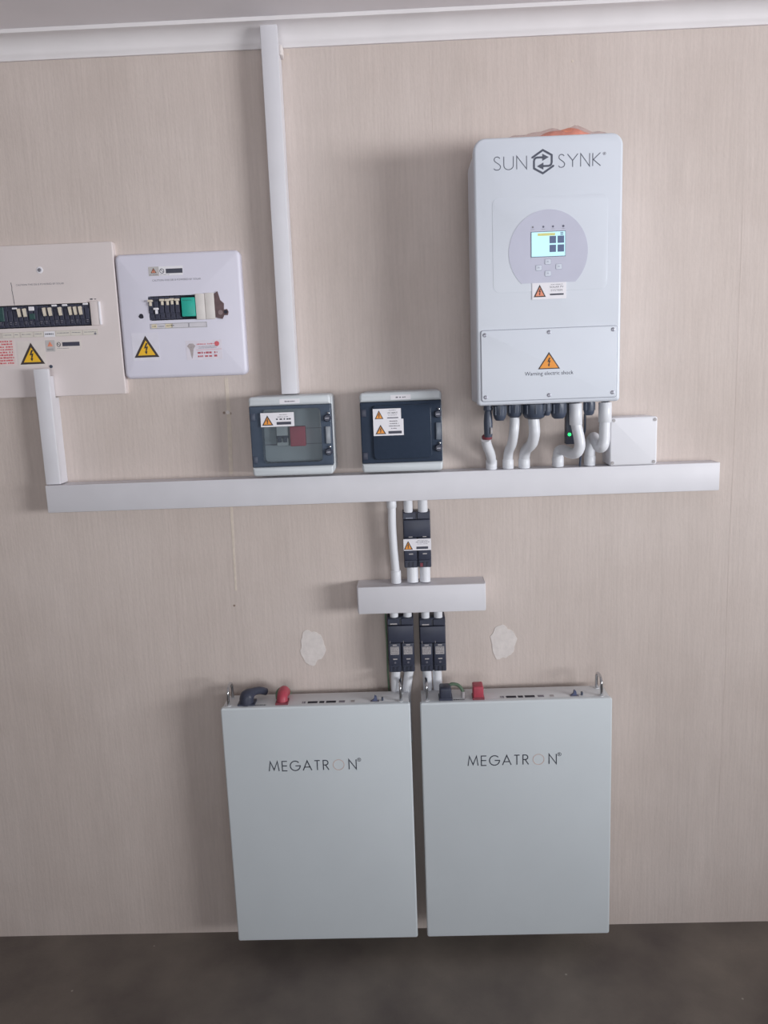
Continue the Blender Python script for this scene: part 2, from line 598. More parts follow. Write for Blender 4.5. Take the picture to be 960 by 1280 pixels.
def blob(cx, cz, rx, rz, seed, n=40):
    rnd = random.Random(seed)
    ph = [rnd.uniform(0, 6.28) for _ in range(5)]
    out = []
    for k in range(n):
        a = 2 * math.pi * k / n
        q = 1 + .07 * math.sin(3 * a + ph[0]) + .05 * math.sin(5 * a + ph[1]) + .03 * math.sin(9 * a + ph[2]) + rnd.uniform(-.03, .03)
        out.append((cx + rx * q * math.cos(a), cz + rz * q * math.sin(a)))
    return out


for cx, cz, rx, rz, sd in ((-.266, .872, .034, .049, 3), (.257, .872, .034, .048, 8)):
    p = MB().prism(blob(cx, cz, rx, rz, sd), 0, -.0012).build('filler_patch', M['filler'], wall)
# old plaster scar with a wall plug left of the clear enclosure
p = MB(); p.prism([(-.461, 1.357), (-.451, 1.36), (-.4475, 1.45), (-.446, 1.53), (-.447, 1.612), (-.456, 1.61), (-.455, 1.54), (-.458, 1.45)], 0, -.0008)
p.build('plaster_scar', M['scar'], wall)
p = MB(); p.prism([(-.468, 1.04), (-.463, 1.04), (-.458, 1.278), (-.465, 1.278)], 0, -.0006)
p.build('plaster_scar', M['scar'], wall)
p = MB(); p.cyl((-.453, 0, 1.522), (0, -1, 0), .005, .003, 12); plug = p.build('wall_plug', M['filler'], wall)
for hx, hz, rr in ((-.463, 1.521, .0035), (-.447, 1.519, .0035), (-.473, .998, .003), (.44, 2.33, .003), (-.245, 2.375, .0025)):
    p = MB(); p.cyl((hx, 0, hz), (0, -1, 0), rr, .0007, 10); p.build('pock_mark', M['scar'] if hz > 2 else mat('pock_brown', (150, 132, 122), .9), wall)  # the lower pock marks get a darker brown


for x_, za, zb in ((.862, .15, 1.98), (-.63, .7, 1.1), (.10, 1.9, 2.33)):
    xs_ = [x_ + random.uniform(-.0025, .0025) for _ in range(7)]
    zz = [za + (zb - za) * k_ / 6 for k_ in range(7)]
    p = MB(); p.prism([(a_ - .0007, b_) for a_, b_ in zip(xs_, zz)] + [(a_ + .0007, b_) for a_, b_ in reversed(list(zip(xs_, zz)))], .0002, -.0003)
    p.build('plaster_ridge', M['wall'], wall)


# ------------------------------------------------------------------ trunking
def trunk_h(name, x0, x1, z0, z1, depth, label, lip=.004):
    t = thing(name, ((x0 + x1) / 2, -depth / 2, z0), label, 'trunking')
    MB().box(x0 + .002, x1 - .002, -depth + .012, 0, z0 + .0015, z1 - .0015).build('channel', M['pvc'], t)
    MB().box(x0 + .0005, x1 - .0005, -depth, -depth + .0125, z0, z1, .0025).build('lid', M['pvc'], t, 40)
    for xa, xb in ((x0 - .0022, x0 + .002), (x1 - .002, x1 + .0012)):
        MB().box(xa, xb, -depth + .013, -.0005, z0 + .0014, z1 - .0014, .0008).build('end_cap', M['pvc'], t, 40)
    return t


trunk_h('cable_trunking', -.928, .803, 1.282, 1.354, .065, 'long white horizontal cable trunking running below the inverter and enclosures')
trunk_h('cable_trunking', -.130, .204, .987, 1.060, .080, 'short white horizontal trunking box above the two lower black fuse switches')

t = thing('cable_trunking', (-.28, -.03, 1.563), 'tall white vertical trunking from the cornice down to the clear enclosure', 'trunking')
MB().box(-.2995, -.262, -.045, -.0605 + .06, 1.5645, 2.386).build('channel', M['pvc'], t)
MB().box(-.301, -.2605, -.058, -.0455, 1.5645, 2.421, .002).build('lid', M['pvc'], t, 40)
MB().box(-.2995, -.262, -.046, -.0375, 2.38, 2.419).build('channel_top', M['pvc'], t)
MB().box(-.2625, -.2545, -.03, 0, 2.364, 2.387, .003).build('sealant_blob', M['filler'], t, 40)

t = thing('cable_trunking', (-.908, -.03, 1.354), 'short white vertical trunking dropping from the left distribution board', 'trunking')
MB().box(-.925, -.893, -.044, -.0215, 1.355, 1.632).build('channel', M['pvc'], t)
MB().box(-.9245, -.894, -.0225, 0, 1.355, 1.577).build('channel_back', M['pvc'], t)
MB().box(-.9285, -.8905, -.056, -.0435, 1.355, 1.651, .002).build('lid', M['pvc'], t, 40)


# ------------------------------------------------------------------ distribution boards
def breakers(parent, xs, pitch, zc, h, yb, yf):
    out = []
    for x in xs:
        b = MB()
        b.box(x - pitch * .46, x + pitch * .46, yf + .004, yb, zc - h / 2, zc + h / 2, .0006, 1)
        b.box(x - pitch * .40, x + pitch * .40, yf, yf + .005, zc - h * .22, zc + h * .30, .0006, 1)
        b.box(x - pitch * .3, x + pitch * .3, yf + .002, yf + .006, zc - h * .42, zc - h * .30, .0004, 1)
        out.append(b.build('breaker', M['breaker'], parent))
    return out


def nearest(lst, x):
    return min(lst, key=lambda o: abs(WL[o].x - x))


def screw_head(parent, x, z, y, r=.004, m='screw'):
    s = MB(); s.cyl((x, y, z), (0, -1, 0), r, .0018, 14, [(0, r), (.0012, r), (.0018, r * .7)])
    s.rect(x - r * .65, x + r * .65, z - r * .12, z + r * .12, y - .0018, .0002)
    return s.build('screw', M[m], parent)


# left board (runs on past the left edge of the picture)
dbl = thing('distribution_board', (-1.02, -.01, 1.58), 'large warm white distribution board cut by the left picture edge, with a long breaker row', 'board')
fr = MB().frame(-1.335, -.709, 1.580, 1.958, .004, (-1.262, -.780, 1.755, 1.812), 0, -.02, .0025, .001)
cover = fr.build('cover', M['panel_l'], dbl)
MB().box(-1.264, -.778, -.0035, -.0005, 1.752, 1.815).build('recess', M['recess'], dbl)
br = breakers(dbl, [-.7885 - .01315 * k for k in range(36)], .01315, 1.7835, .052, -.004, -.0235)
for x in (-.960, -.946, -.895, -.881, -.855, -.829, -.816, -.803):
    o = nearest(br, x)
    MB().prism([(x - .0022, 1.782), (x + .0036, 1.783), (x + .0022, 1.803), (x - .0048, 1.802)], -.022, -.031).build('toggle', M['cream'], o)
for x, z, ww, hh in ((-.972, 1.804, .012, .004), (-.929, 1.802, .013, .010), (-.870, 1.8075, .0125, .0045), (-.843, 1.8075, .0125, .0045), (-.790, 1.8085, .0125, .0045)):
    o = nearest(br, x)
    MB().box(x - ww / 2, x + ww / 2, -.0275, -.022, z - hh / 2, z + hh / 2, .0008, 1).build('toggle_tag', M['sticker'], o)
MB().box(-.936, -.922, -.026, -.022, 1.776, 1.790, .0008, 1).build('test_button', M['teal_dark'], nearest(br, -.929))
MB().box(-1.035, -1.001, -.0262, -.022, 1.773, 1.808, .001, 1).build('leakage_module', M['teal_dark'], dbl)
for k, x in enumerate([-.7885 - .01315 * k for k in range(18)]):
    if k % 3 != 1:
        q = MB(); q.rect(x - .003, x + .003, 1.769, 1.7705, -.0235); q.rect(x - .0035, x + .002, 1.765, 1.766, -.0235)
        q.build('rating_print', M['ink_soft'], nearest(br, x))
MB().box(-.7795, -.7555, -.0255, -.019, 1.7545, 1.8155, .0022).build('blank_plate', M['panel_l'], dbl, 40)
MB().box(-.7575, -.7535, -.027, -.019, 1.756, 1.8135, .001).build('plate_edge', M['sticker'], dbl)
# circuit name strip
st = MB().box(-1.25, -.766, -.0212, -.0195, 1.7315, 1.7460).build('label_strip', mat('strip_beige', (206, 198, 192), .5, .05, 60), dbl)
for a, b in ((-1.012, -.986), (-.983, -.969), (-.965, -.935), (-.931, -.908), (-.874, -.838), (-.836, -.808), (-.804, -.768)):
    MB().rect(a, b, 1.7325, 1.7445, -.0212, .0005).build('circuit_tag', mat('tag_paper', (220, 214, 206), .6), st)
    q = MB(); small_print(q, a + .003, b - .003, 1.7385, .0016, -.0217); q.build('circuit_print', M['ink_soft'], st)
MB().rect(-.905, -.877, 1.7305, 1.7445, -.0212, .0007).build('circuit_tag', M['sticker'], st)
q = MB(); small_print(q, -.902, -.88, 1.7365, .003, -.0219); q.build('circuit_print', M['ink'], st)
MB().cyl((-.773, -.0212, 1.7345), (0, -1, 0), .003, .001, 10).build('pen_mark', M['ink_soft'], st)
# notice, crack, screws
q = MB(); text_into(q, 'CAUTION THIS DB IS POWERED BY SOLAR', -.9025, 1.8595, -.02, .0062, .123); q.build('notice_lettering', M['ink_soft'], dbl)
q = MB(); q.ribbon([(-.976, 1.868), (-.9745, 1.857), (-.9755, 1.85), (-.974, 1.835), (-.973, 1.813)], .0011, -.02); q.build('pen_line', M['ink'], dbl)
q = MB(); q.cyl((-.899, -.02, 1.896), (0, -1, 0), .0075, .001, 18, [(0, .0085), (.001, .0075)]); q.build('screw_surround', M['sticker'], dbl)
screw_head(dbl, -.899, 1.896, -.021, .0045)
screw_head(dbl, -.8965, 1.6565, -.02, .0042, 'gland')
q = MB(); q.rect(-.778, -.772, 1.8185, 1.8215, -.02, .001); q.rect(-.768, -.763, 1.819, 1.8205, -.02, .001); q.build('latch_mark', M['ink'], dbl)
# stickers
s = MB().rect(-.979, -.907, 1.660, 1.7225, -.02).build('warning_sticker', mat('sticker_warm', (226, 218, 214), .5), dbl)
warning_sign(s, -.943, 1.664, .064, .054, -.0205, 'yellow')
s = MB().rect(-1.16, -.985, 1.661, 1.727, -.02).build('notice_sticker', mat('sticker_pinkish', (228, 214, 212), .5), dbl)
q = MB()
for k in range(9):
    small_print(q, -1.155, -.988 + random.uniform(-.004, .002), 1.7215 - .0068 * k, .0042, -.0205)
q.build('red_print', M['red_ink'], s)
s = MB().rect(-.905, -.881, 1.694, 1.7225, -.02).build('hazard_sticker', mat('sticker_greyish', (196, 192, 192), .5), dbl)
warning_sign(s, -.893, 1.707, .014, .0125, -.0205, 'salmon', 'salmon')
q = MB(); small_print(q, -.902, -.884, 1.700, .0016, -.0205); small_print(q, -.902, -.884, 1.697, .0012, -.0205); q.build('print', M['ink_soft'], s)
s = MB().rect(-.879, -.812, 1.6965, 1.7215, -.02).build('caption_sticker', mat('sticker_warm', (226, 218, 214), .5), dbl)
MB().rect(-.861, -.8165, 1.706, 1.7162, -.0205).build('caption_bar', M['bar_ink'], s)
q = MB(); q.ribbon([(-.8705 + .0045 * math.cos(R(a)), 1.711 + .0055 * math.sin(R(a))) for a in range(0, 360, 30)], .0012, -.0205, True); q.ribbon([(-.8735, 1.714), (-.868, 1.708)], .001, -.0205); q.build('emblem', M['ink'], s)
q = MB(); small_print(q, -.875, -.845, 1.7005, .0012, -.0205); q.build('print', M['ink_soft'], s)

# right board
dbr = thing('distribution_board', (-.549, -.012, 1.617), 'square cool white distribution board with a green module and six breakers', 'board')
MB().frame(-.7065, -.390, 1.617, 1.925, .014, (-.630, -.510, 1.7605, 1.8205), 0, -.0235, .009, .001, 5, 4).build('cover', M['panel_r'], dbr, 50)
MB().box(-.632, -.508, -.0035, -.0005, 1.758, 1.823).build('recess', M['recess'], dbr)
xs = [-.623 + .01335 * k for k in range(6)]
br = breakers(dbr, xs, .01335, 1.7905, .056, -.004, -.027)
for x, z in zip((-.623, -.6095, -.593, -.5795, -.568, -.555), (1.8085, 1.7885, 1.8095, 1.809, 1.81, 1.809)):
    o = nearest(br, x)
    q = MB(); q.box(x - .006, x + .006, -.034, -.026, z - .0022, z + .0028, .0007, 1)
    q.box(x - .003, x + .003, -.031, -.026, z - .012, z - .002, .0007, 1)
    q.build('toggle', M['cream'] if z > 1.8 else M['sticker'], o)
MB().box(-.545, -.5105, -.030, -.004, 1.7675, 1.814, .0015).build('green_module', M['teal'], dbr, 40)
q = MB(); small_print(q, -.541, -.518, 1.8065, .0012, -.03); q.build('module_print', M['teal_dark'], dbr)
MB().box(-.5095, -.486, -.0285, -.022, 1.7585, 1.8225, .002).build('blank_plate', mat('plate_cream', (222, 217, 214), .45), dbr, 40)
MB().box(-.4855, -.461, -.0280, -.022, 1.7585, 1.8235, .002).build('blank_plate', mat('plate_cream', (222, 217, 214), .45), dbr, 40)
lt = MB(); lt.prism([(-.4615, 1.820), (-.452, 1.826), (-.447, 1.805), (-.438, 1.796), (-.439, 1.780), (-.431, 1.782), (-.4275, 1.775), (-.430, 1.767), (-.439, 1.767), (-.444, 1.758), (-.4545, 1.7605), (-.461, 1.763)], -.0235, -.0275)
lt = lt.build('broken_hinge', M['brown'], dbr)
q = MB(); q.cyl((-.4475, -.0275, 1.774), (0, -1, 0), .006, .0015, 14); q.build('hinge_boss', mat('brown_pale', (140, 122, 124), .5), lt)
q = MB(); q.cyl((-.434, -.0275, 1.775), (0, -1, 0), .0045, .0012, 14); q.build('hinge_hole', M['recess'], lt)
q = MB(); q.prism(blob(-.651, 1.7725, .0062, .006, 5, 16), -.0235, -.0242); q.build('torn_hole', M['recess'], dbr)
s = MB().rect(-.6225, -.5965, 1.8695, 1.892, -.0235).build('hazard_sticker', mat('sticker_greyish', (196, 192, 192), .5), dbr)
warning_sign(s, -.6095, 1.8765, .0145, .0125, -.024, 'salmon', 'tri_border')
q = MB(); small_print(q, -.6205, -.599, 1.8715, .0018, -.024); q.build('print', M['ink_soft'], s)
s = MB().rect(-.596, -.5355, 1.8695, 1.892, -.0235).build('caption_sticker', M['sticker'], dbr)
MB().rect(-.5785, -.5365, 1.8748, 1.8858, -.024).build('caption_bar', M['bar_ink'], s)
q = MB(); q.ribbon([(-.5885 + .0052 * math.cos(R(a)), 1.8808 + .0055 * math.sin(R(a))) for a in range(0, 360, 30)], .0013, -.024, True); q.ribbon([(-.591, 1.884), (-.585, 1.878)], .001, -.024); q.build('emblem', M['ink'], s)
q = MB(); small_print(q, -.594, -.57, 1.8712, .0011, -.024); q.build('print', M['ink_soft'], s)
q = MB(); text_into(q, 'CAUTION THIS DB IS POWERED BY SOLAR', -.5535, 1.8565, -.0235, .0066, .123); q.build('notice_lettering', M['ink_soft'], dbr)
s = MB().rect(-.631, -.484, 1.739, 1.7535, -.0235).build('label_strip', mat('strip_cool', (212, 209, 216), .5), dbr)
q = MB()
for a, b in ((-.629, -.575), (-.573, -.532), (-.53, -.486)):
    q.ribbon([(a, 1.741), (b, 1.741), (b, 1.752), (a, 1.752)], .0007, -.024, True)
q.build('strip_lines', M['ink_soft'], s)
for a, b in ((-.626, -.613), (-.591, -.573)):
    MB().rect(a, b, 1.742, 1.7515, -.024).build('circuit_tag', mat('tag_cream', (226, 214, 188), .6), s)
q = MB(); small_print(q, -.624, -.615, 1.7455, .0018, -.0245); small_print(q, -.610, -.594, 1.745, .0016, -.0242); small_print(q, -.588, -.568, 1.746, .0018, -.0245); q.build('circuit_print', M['ink'], s)
s = MB().rect(-.681, -.611, 1.662, 1.7315, -.0235).build('warning_sticker', mat('sticker_lilac', (224, 222, 234), .5), dbr)
warning_sign(s, -.645, 1.670, .064, .054, -.024, 'yellow')
s = MB().rect(-.543, -.451, 1.659, 1.7075, -.0235).build('contractor_sticker', mat('sticker_lilac2', (224, 219, 230), .5), dbr)
q = MB(); q.prism([(-.540, 1.694), (-.534, 1.700), (-.524, 1.700), (-.519, 1.694), (-.524, 1.686), (-.526, 1.672), (-.529, 1.662), (-.5315, 1.672), (-.534, 1.686)], -.0239, -.0243); q.build('lamp_picture', mat('lamp_grey', (176, 166, 168), .6, .15, 150), s)
q = MB(); small_print(q, -.515, -.47, 1.6965, .0032, -.024); q.ribbon([(-.517, 1.6835), (-.452, 1.6845)], .0007, -.024); q.build('red_print', mat('pink_ink', (214, 140, 148), .6), s)
q = MB(); q.cyl((-.4635, -.0239, 1.698), (0, -1, 0), .0062, .0005, 18); q.build('red_dot', M['red_ink'], s)
q = MB(); small_print(q, -.511, -.462, 1.691, .0015, -.024); small_print(q, -.511, -.465, 1.6875, .0013, -.024); q.build('print', M['ink_soft'], s)
q = MB(); small_print(q, -.514, -.464, 1.674, .005, -.024); small_print(q, -.514, -.464, 1.6655, .005, -.024); q.build('number_print', mat('red_brown_ink', (186, 96, 106), .6), s)


# ------------------------------------------------------------------ enclosures
def enclosure(x0, x1, label, dark):
    z0, z1 = 1.3625, 1.5625
    e = thing('breaker_enclosure', ((x0 + x1) / 2, -.05, z0), label, 'enclosure')
    w = x1 - x0
    MB().frame(x0 + .002, x1 + .0015, z0 - .003 + .003, z1, .012, (x0 + .008, x1 - .008, 1.392, 1.532), 0, -.066, .006, .006).build('base', M['encl'], e, 50)
    # rounded cover bands above and below the door
    t = MB(); t.slab(x0 - .001, x1 - .001, 1.5385, z1 - .001, (.001, .001, .008, .008), -.060, -.1, .006); t.build('cover_top', M['encl'], e, 50)
    t = MB(); t.slab(x0 - .001, x1 - .001, z0 + .0005, 1.3855, (.008, .008, .001, .001), -.060, -.1, .006); t.build('cover_bottom', M['encl'], e, 50)
    MB().box(x0 + .004, x1 - .004, -.068, -.064, 1.388, 1.536).build('back_plate', M['encl_plate'] if not dark else M['recess'], e)
    # hinged door: frame and raised window
    hx0, hx1, hz0, hz1 = x0 + .029, x1 - .027, 1.3955, 1.5295
    dm = M['dark_smoke'] if dark else M['smoke']
    d = MB().frame(x0 - .001, x1 - .001, 1.386, 1.538, .002, (hx0, hx1, hz0, hz1), -.067, -.0985, .003, .010).build('door', dm, e, 40)
    MB().slab(hx0 - .0005, hx1 + .0005, hz0 - .0005, hz1 + .0005, .0105, -.096, -.1045, .003).build('pane', M['dark_pane'] if dark else M['pane'], d, 50)
    # door latches and hinge block on the right
    for z in (1.5035, 1.4195):
        q = MB(); q.cyl((x1 - .0105, -.098, z), (0, -1, 0), .0085, .009, 18, [(0, .0095), (.006, .009), (.009, .007)]); la = q.build('latch', M['black'], d, 40)
        q = MB(); q.box(x1 - .0155, x1 - .0055, -.1085, -.1065, z - .0015, z + .0015, .0006, 1); q.build('latch_slot', M['screw'], la)
        q = MB(); q.cyl((x1 - .0075, -.1, z + .0125), (0, -1, 0), .003, .004, 12, [(0, .003), (.003, .0026), (.004, .001)]); q.build('latch_pin', M['steel'], d, 40)
    q = MB(); q.box(x1 - .016, x1 - .004, -.1035, -.098, 1.440, 1.483, .002); q.build('lock_block', mat('lock_grey', (112, 120, 132), .3, .1, 60) if dark else mat('lock_pale', (150, 156, 164), .3, .1, 60), d, 40)
    # hinge knuckles on the left edge
    for z in (1.512, 1.405):
        q = MB(); q.box(x0 + .002, x0 + .014, -.1015, -.098, z - .009, z + .009, .001); q.build('hinge', M['black'] if dark else M['gland'], d, 40)
    n = MB().rect((x0 + x1) / 2 - .025, (x0 + x1) / 2 + .025, 1.5425, 1.554, -.1).build('name_strip', M['sticker'], e)
    q = MB(); small_print(q, (x0 + x1) / 2 - .012, (x0 + x1) / 2 + .013, 1.5465, .0036, -.1005); q.build('name_print', M['ink_soft'], n)
    return e


e1 = enclosure(-.378, -.174, 'grey enclosure with clear smoked door and red switch block inside', False)
q = MB(); q.box(-.316, -.2865, -.084, -.066, 1.437, 1.487, .001); q.build('breaker', mat('breaker_grey', (186, 190, 190), .5, .05, 50), e1)
for x in (-.309, -.2945):
    q = MB(); q.box(x - .005, x + .005, -.091, -.083, 1.446, 1.460, .001); q.build('breaker_toggle', M['black'], e1)
q = MB(); q.box(-.316, -.2865, -.088, -.083, 1.456, 1.4625, .001); q.build('toggle_bar', M['black'], e1)
q = MB(); q.box(-.2815, -.2435, -.089, -.066, 1.435, 1.4845, .0015); q.build('surge_module', M['red'], e1)
q = MB(); q.box(-.352, -.318, -.0695, -.068, 1.438, 1.4405); q.box(-.243, -.204, -.0695, -.068, 1.438, 1.4400); q.box(-.243, -.204, -.0695, -.068, 1.4775, 1.479); q.box(-.3195, -.318, -.0695, -.068, 1.44, 1.485); q.build('rail_lines', M['ink_soft'], e1)
s = MB().rect(-.350, -.2665, 1.487, 1.5215, -.1045, .0005).build('warning_sticker', M['sticker'], e1)
warning_sign(s, -.333, 1.4905, .028, .025, -.105, 'amber')
q = MB(); small_print(q, -.303, -.283, 1.5155, .0014, -.105); small_print(q, -.308, -.279, 1.510, .0018, -.105); q.build('print', M['ink_soft'], s)
q = MB(); small_print(q, -.3115, -.273, 1.5035, .0040, -.105); q.build('heading_print', M['ink'], s)
MB().rect(-.3105, -.2745, 1.4915, 1.4985, -.105).build('caption_bar', M['bar_ink'], s)

e2 = enclosure(-.1015, .1005, 'grey enclosure with nearly black door and two stacked warning stickers', True)
s = MB().rect(-.0705, -.001, 1.4945, 1.5215, -.1045, .0005).build('warning_sticker', M['sticker'], e2)
warning_sign(s, -.0555, 1.4965, .0215, .021, -.105, 'amber')
q = MB(); text_into(q, 'DC INPUT', -.0215, 1.5085, -.105, .0062, .024); q.build('heading_lettering', M['ink'], s)
q = MB(); small_print(q, -.031, -.012, 1.5165, .0013, -.105); small_print(q, -.033, -.011, 1.5045, .0013, -.105); q.build('print', M['ink_soft'], s)
MB().rect(-.0355, -.008, 1.4975, 1.4998, -.105).build('caption_bar', M['bar_ink'], s)
s = MB().rect(-.0705, .0045, 1.455, 1.4955, -.1051, .0006).build('warning_sticker', M['sticker'], e2)
warning_sign(s, -.0525, 1.459, .0265, .0235, -.1058, 'amber')
q = MB()
for k, (a, b) in enumerate(((-.030, -.009), (-.0295, -.0075), (-.0315, -.0045), (-.026, -.013))):
    small_print(q, a, b, 1.4895 - k * .006, .0022, -.1058)
q.build('print', mat('mid_ink', (110, 108, 116), .6), s)
MB().rect(-.0335, -.0005, 1.4595, 1.466, -.1058).build('caption_bar', M['bar_ink'], s)


# ------------------------------------------------------------------ inverter
YI = -.215
inv = thing('inverter', (.3425, -.12, 1.525), 'large white hybrid solar inverter on the wall with lit display and hexagon logo', 'inverter')
MB().slab(.1815, .5035, 1.528, 2.107, (.006, .006, .026, .026), -.022, -.190, .002).build('body', M['inverter_side'], inv, 40)
fc = MB().slab(.178, .507, 1.525, 2.1095, (.008, .008, .026, .026), -.186, YI, .006, 7).build('front_cover', M['inverter'], inv, 50)
MB().box(.225, .46, -.022, 0, 1.62, 2.06).build('wall_bracket', M['steel'], inv)
MB().slab(.2175, .4745, 1.778, 1.983, .016, YI + .001, YI - .0005, .0005, 7).build('raised_panel', M['inverter'], fc, 50)
yd = YI - .0005
a0 = math.degrees(math.asin(-.0665 / .0915))
pts = [(.342 + .0885 * math.cos(R(a0 + (180 - 2 * a0) * k / 60)), 1.8630 + .0915 * math.sin(R(a0 + (180 - 2 * a0) * k / 60))) for k in range(61)]
dial = MB().prism(pts, yd, yd - .0008).build('control_panel', M['dial'], inv)
yd -= .0008
scr = MB().box(.3035, .3805, yd - .001, yd, 1.8525, 1.9075).build('display_bezel', mat('bezel_slate', (92, 104, 124), .4), inv)
MB().rect(.3045, .3795, 1.8537, 1.9063, yd - .001, .0003).build('display_screen', M['screen'], scr)
MB().rect(.318, .357, 1.898, 1.9035, yd - .0013, .0002).build('title_bar', M['title'], scr)
for a in (.3445, .3625):
    for b in (1.8625, 1.8815):
        MB().rect(a, a + .0145, b, b + .0155, yd - .0013, .0002).build('display_tile', M['tile'], scr)
q = MB()
for a in (.369, .3725):
    for b in (1.8985, 1.902): q.rect(a, a + .0026, b, b + .0026, yd - .0013, .0002)
q.build('menu_icon', M['tile'], scr)
for x, rr in ((.3075, .0022), (.331, .0023), (.3525, .0023), (.3755, .0026)):
    q = MB(); q.cyl((x, yd, 1.9175), (0, -1, 0), rr, .0004, 10); q.build('indicator', M['ink_soft'] if x < .32 else mat('indicator_grey', (104, 104, 122), .5), dial)
    q = MB(); small_print(q, x - .004, x + .004, 1.9122, .0007, yd); q.build('indicator_print', M['ink_soft'], dial)
for x, z in ((.341, 1.842), (.3205, 1.8295), (.3655, 1.8305), (.341, 1.8165)):
    q = MB(); q.slab(x - .0066, x + .0066, z - .0056, z + .0056, .002, yd, yd - .0008, .0004); bt = q.build('button', mat('button_pale', (208, 214, 226), .4), dial, 40)
    q = MB(); q.ribbon(rrect(x - .0069, x + .0069, z - .0059, z + .0059, .002, 3), .0009, yd, True); q.build('button_outline', mat('outline_grey', (160, 164, 182), .5), bt)
    q = MB(); q.ribbon([(x - .002, z - .001), (x, z + .0015), (x + .002, z - .001)], .0008, yd - .0008); q.build('button_mark', mat('outline_grey', (160, 164, 182), .5), bt)
s = MB().rect(.3055, .3825, 1.7605, 1.7965, yd, .0006).build('warning_sticker', M['sticker'], inv)
ys = yd - .0006
warning_sign(s, .3225, 1.7655, .0275, .027, ys, 'salmon')
q = MB(); text_into(q, 'SOLAR PV', .3605, 1.7845, ys, .0062, .031); text_into(q, 'SYSTEM', .3605, 1.7770, ys, .0062, .026); q.build('sticker_lettering', M['ink_soft'], s)
q = MB(); small_print(q, .348, .374, 1.7915, .0014, ys); q.build('print', M['ink_soft'], s)
MB().rect(.3455, .3765, 1.7685, 1.7720, ys).build('caption_bar', M['bar_ink'], s)
# wiring cover with six screws
ck = MB().slab(.1868, .4992, 1.5338, 1.6968, .006, YI + .0005, YI - .0002, 0).build('cover_seam', mat('seam_grey', (150, 154, 166), .6), inv)
cv = MB().slab(.188, .498, 1.535, 1.6955, .005, YI, YI - .003, .0012).build('wiring_cover', M['inverter'], inv, 50)
for x, z in ((.1965, 1.6855), (.343, 1.687), (.4885, 1.6875), (.1965, 1.5445), (.343, 1.5445), (.489, 1.5455)):
    q = MB(); q.cyl((x, YI - .003, z), (0, -1, 0), .0042, .0014, 14, [(0, .0045), (.0008, .0045), (.0014, .003)])
    sc = q.build('screw', M['screw'], cv, 40)
yc = YI - .003
warning_sign(cv, .343, 1.604, .0505, .0385, yc, 'amber', 'tri_border', .05)
q = MB(); text_into(q, 'Warning electric shock', .343, 1.5905, yc, .0125, .1115); q.build('warning_lettering', M['logo_ink'], cv)
# logo: SUN (hexagon) SYNK
lettering(None, 'SUN', .222, 2.0415, .0275, .0016, YI, .0060, 1.27, fc, M['logo_ink'])
lettering(None, 'SYNK', .3645, 2.0415, .0270, .0016, YI, .0056, 1.17, fc, M['logo_ink'])
q = MB(); registered(q, .4655, 2.0665, .0030, YI); q.build('registered_mark', M['ink_soft'], fc)
q = MB()
k = .000295
A = [(-77, 26), (-77, 33), (0, 82), (66, 45), (66, -6), (62, -20), (54, -28), (42, -31), (2, -31)]
for sg in (1, -1):
    q.ribbon([(.3305 + sg * a * k, 2.055 + sg * b * k) for a, b in A], 14.5 * k, YI)
    q.flat([(.3305 + sg * a * k, 2.055 + sg * b * k) for a, b in ((-44, -31), (4, -56), (4, -6))], YI)
q.build('logo_hexagon', M['logo_ink'], fc)


# glands under the inverter
def gland(x, y, r, ztop, zbot, nuts=True):
    q = MB()
    h = ztop - zbot
    q.cyl((x, y, ztop), (0, 0, -1), r, h, 12, [(0, r * .9), (h * .18, r * .9), (h * .2, r), (h * .72, r), (h * .9, r * .86), (h, r * .6)])
    g = q.build('cable_gland', M['gland'], inv, 30)
    q = MB()
    for a in range(0, 360, 45):
        cx, cy = x + r * .99 * math.cos(R(a)), y + r * .99 * math.sin(R(a))
        q.box(cx - .0014, cx + .0014, cy - .0014, cy + .0014, zbot + h * .3, ztop - h * .24)
    q.build('gland_ribs', M['gland'], g)
    return g


ZB = 1.529
gland(.2395, -.13, .0155, ZB, 1.484)
gland(.2775, -.115, .0185, ZB, 1.489)
gland(.325, -.12, .0285, ZB, 1.484)
gland(.3535, -.135, .009, ZB, 1.492)
gland(.384, -.12, .019, ZB, 1.483)
gland(.4595, -.115, .0135, ZB, 1.488)
gland(.425, -.12, .0135, ZB, 1.5192)
gland(.497, -.12, .0135, ZB, 1.5192)
# plug connector and its red seal at the far left
pc = thing('cable_connector', (.211, -.125, 1.44), 'slim black plug connector hanging at the left end under the inverter', 'connector')
q = MB(); q.cyl((.2115, -.125, ZB), (0, 0, -1), .010, .085, 12, [(0, .010), (.018, .0115), (.022, .0085), (.03, .0095), (.05, .011), (.078, .0105), (.085, .009)]); q.build('plug', M['gland'], pc, 35)
q = MB(); q.box(.2155, .2205, -.1375, -.134, 1.452, 1.468, .001); q.build('plug_clip', M['grey_label'], pc)
q = MB(); q.cyl((.2095, -.115, 1.449), (.0, .1, -1), .0125, .011, 16, [(0, .010), (.003, .0128), (.009, .0128), (.011, .0115)]); q.build('red_seal', M['dark_red'], pc, 40)


def conduit(name, pts, r, label, group, collars=(), n=6):
    p = catmull(pts, n)
    q = MB(); q.tube(p, r, 16); o = q.build(name, M['conduit'], None, 50)
    tag(o, label, 'conduit', group)
    for a, b, rr in collars:
        a, b = Vector(a), Vector(b)
        L_ = (b - a).length
        c_ = MB(); c_.cyl(a, b - a, rr, L_, 18, [(0, rr * .93), (.0015, rr), (L_ - .0015, rr), (L_, rr * .93)]); c_.build('coupler', M['conduit'], o, 40)
    return o


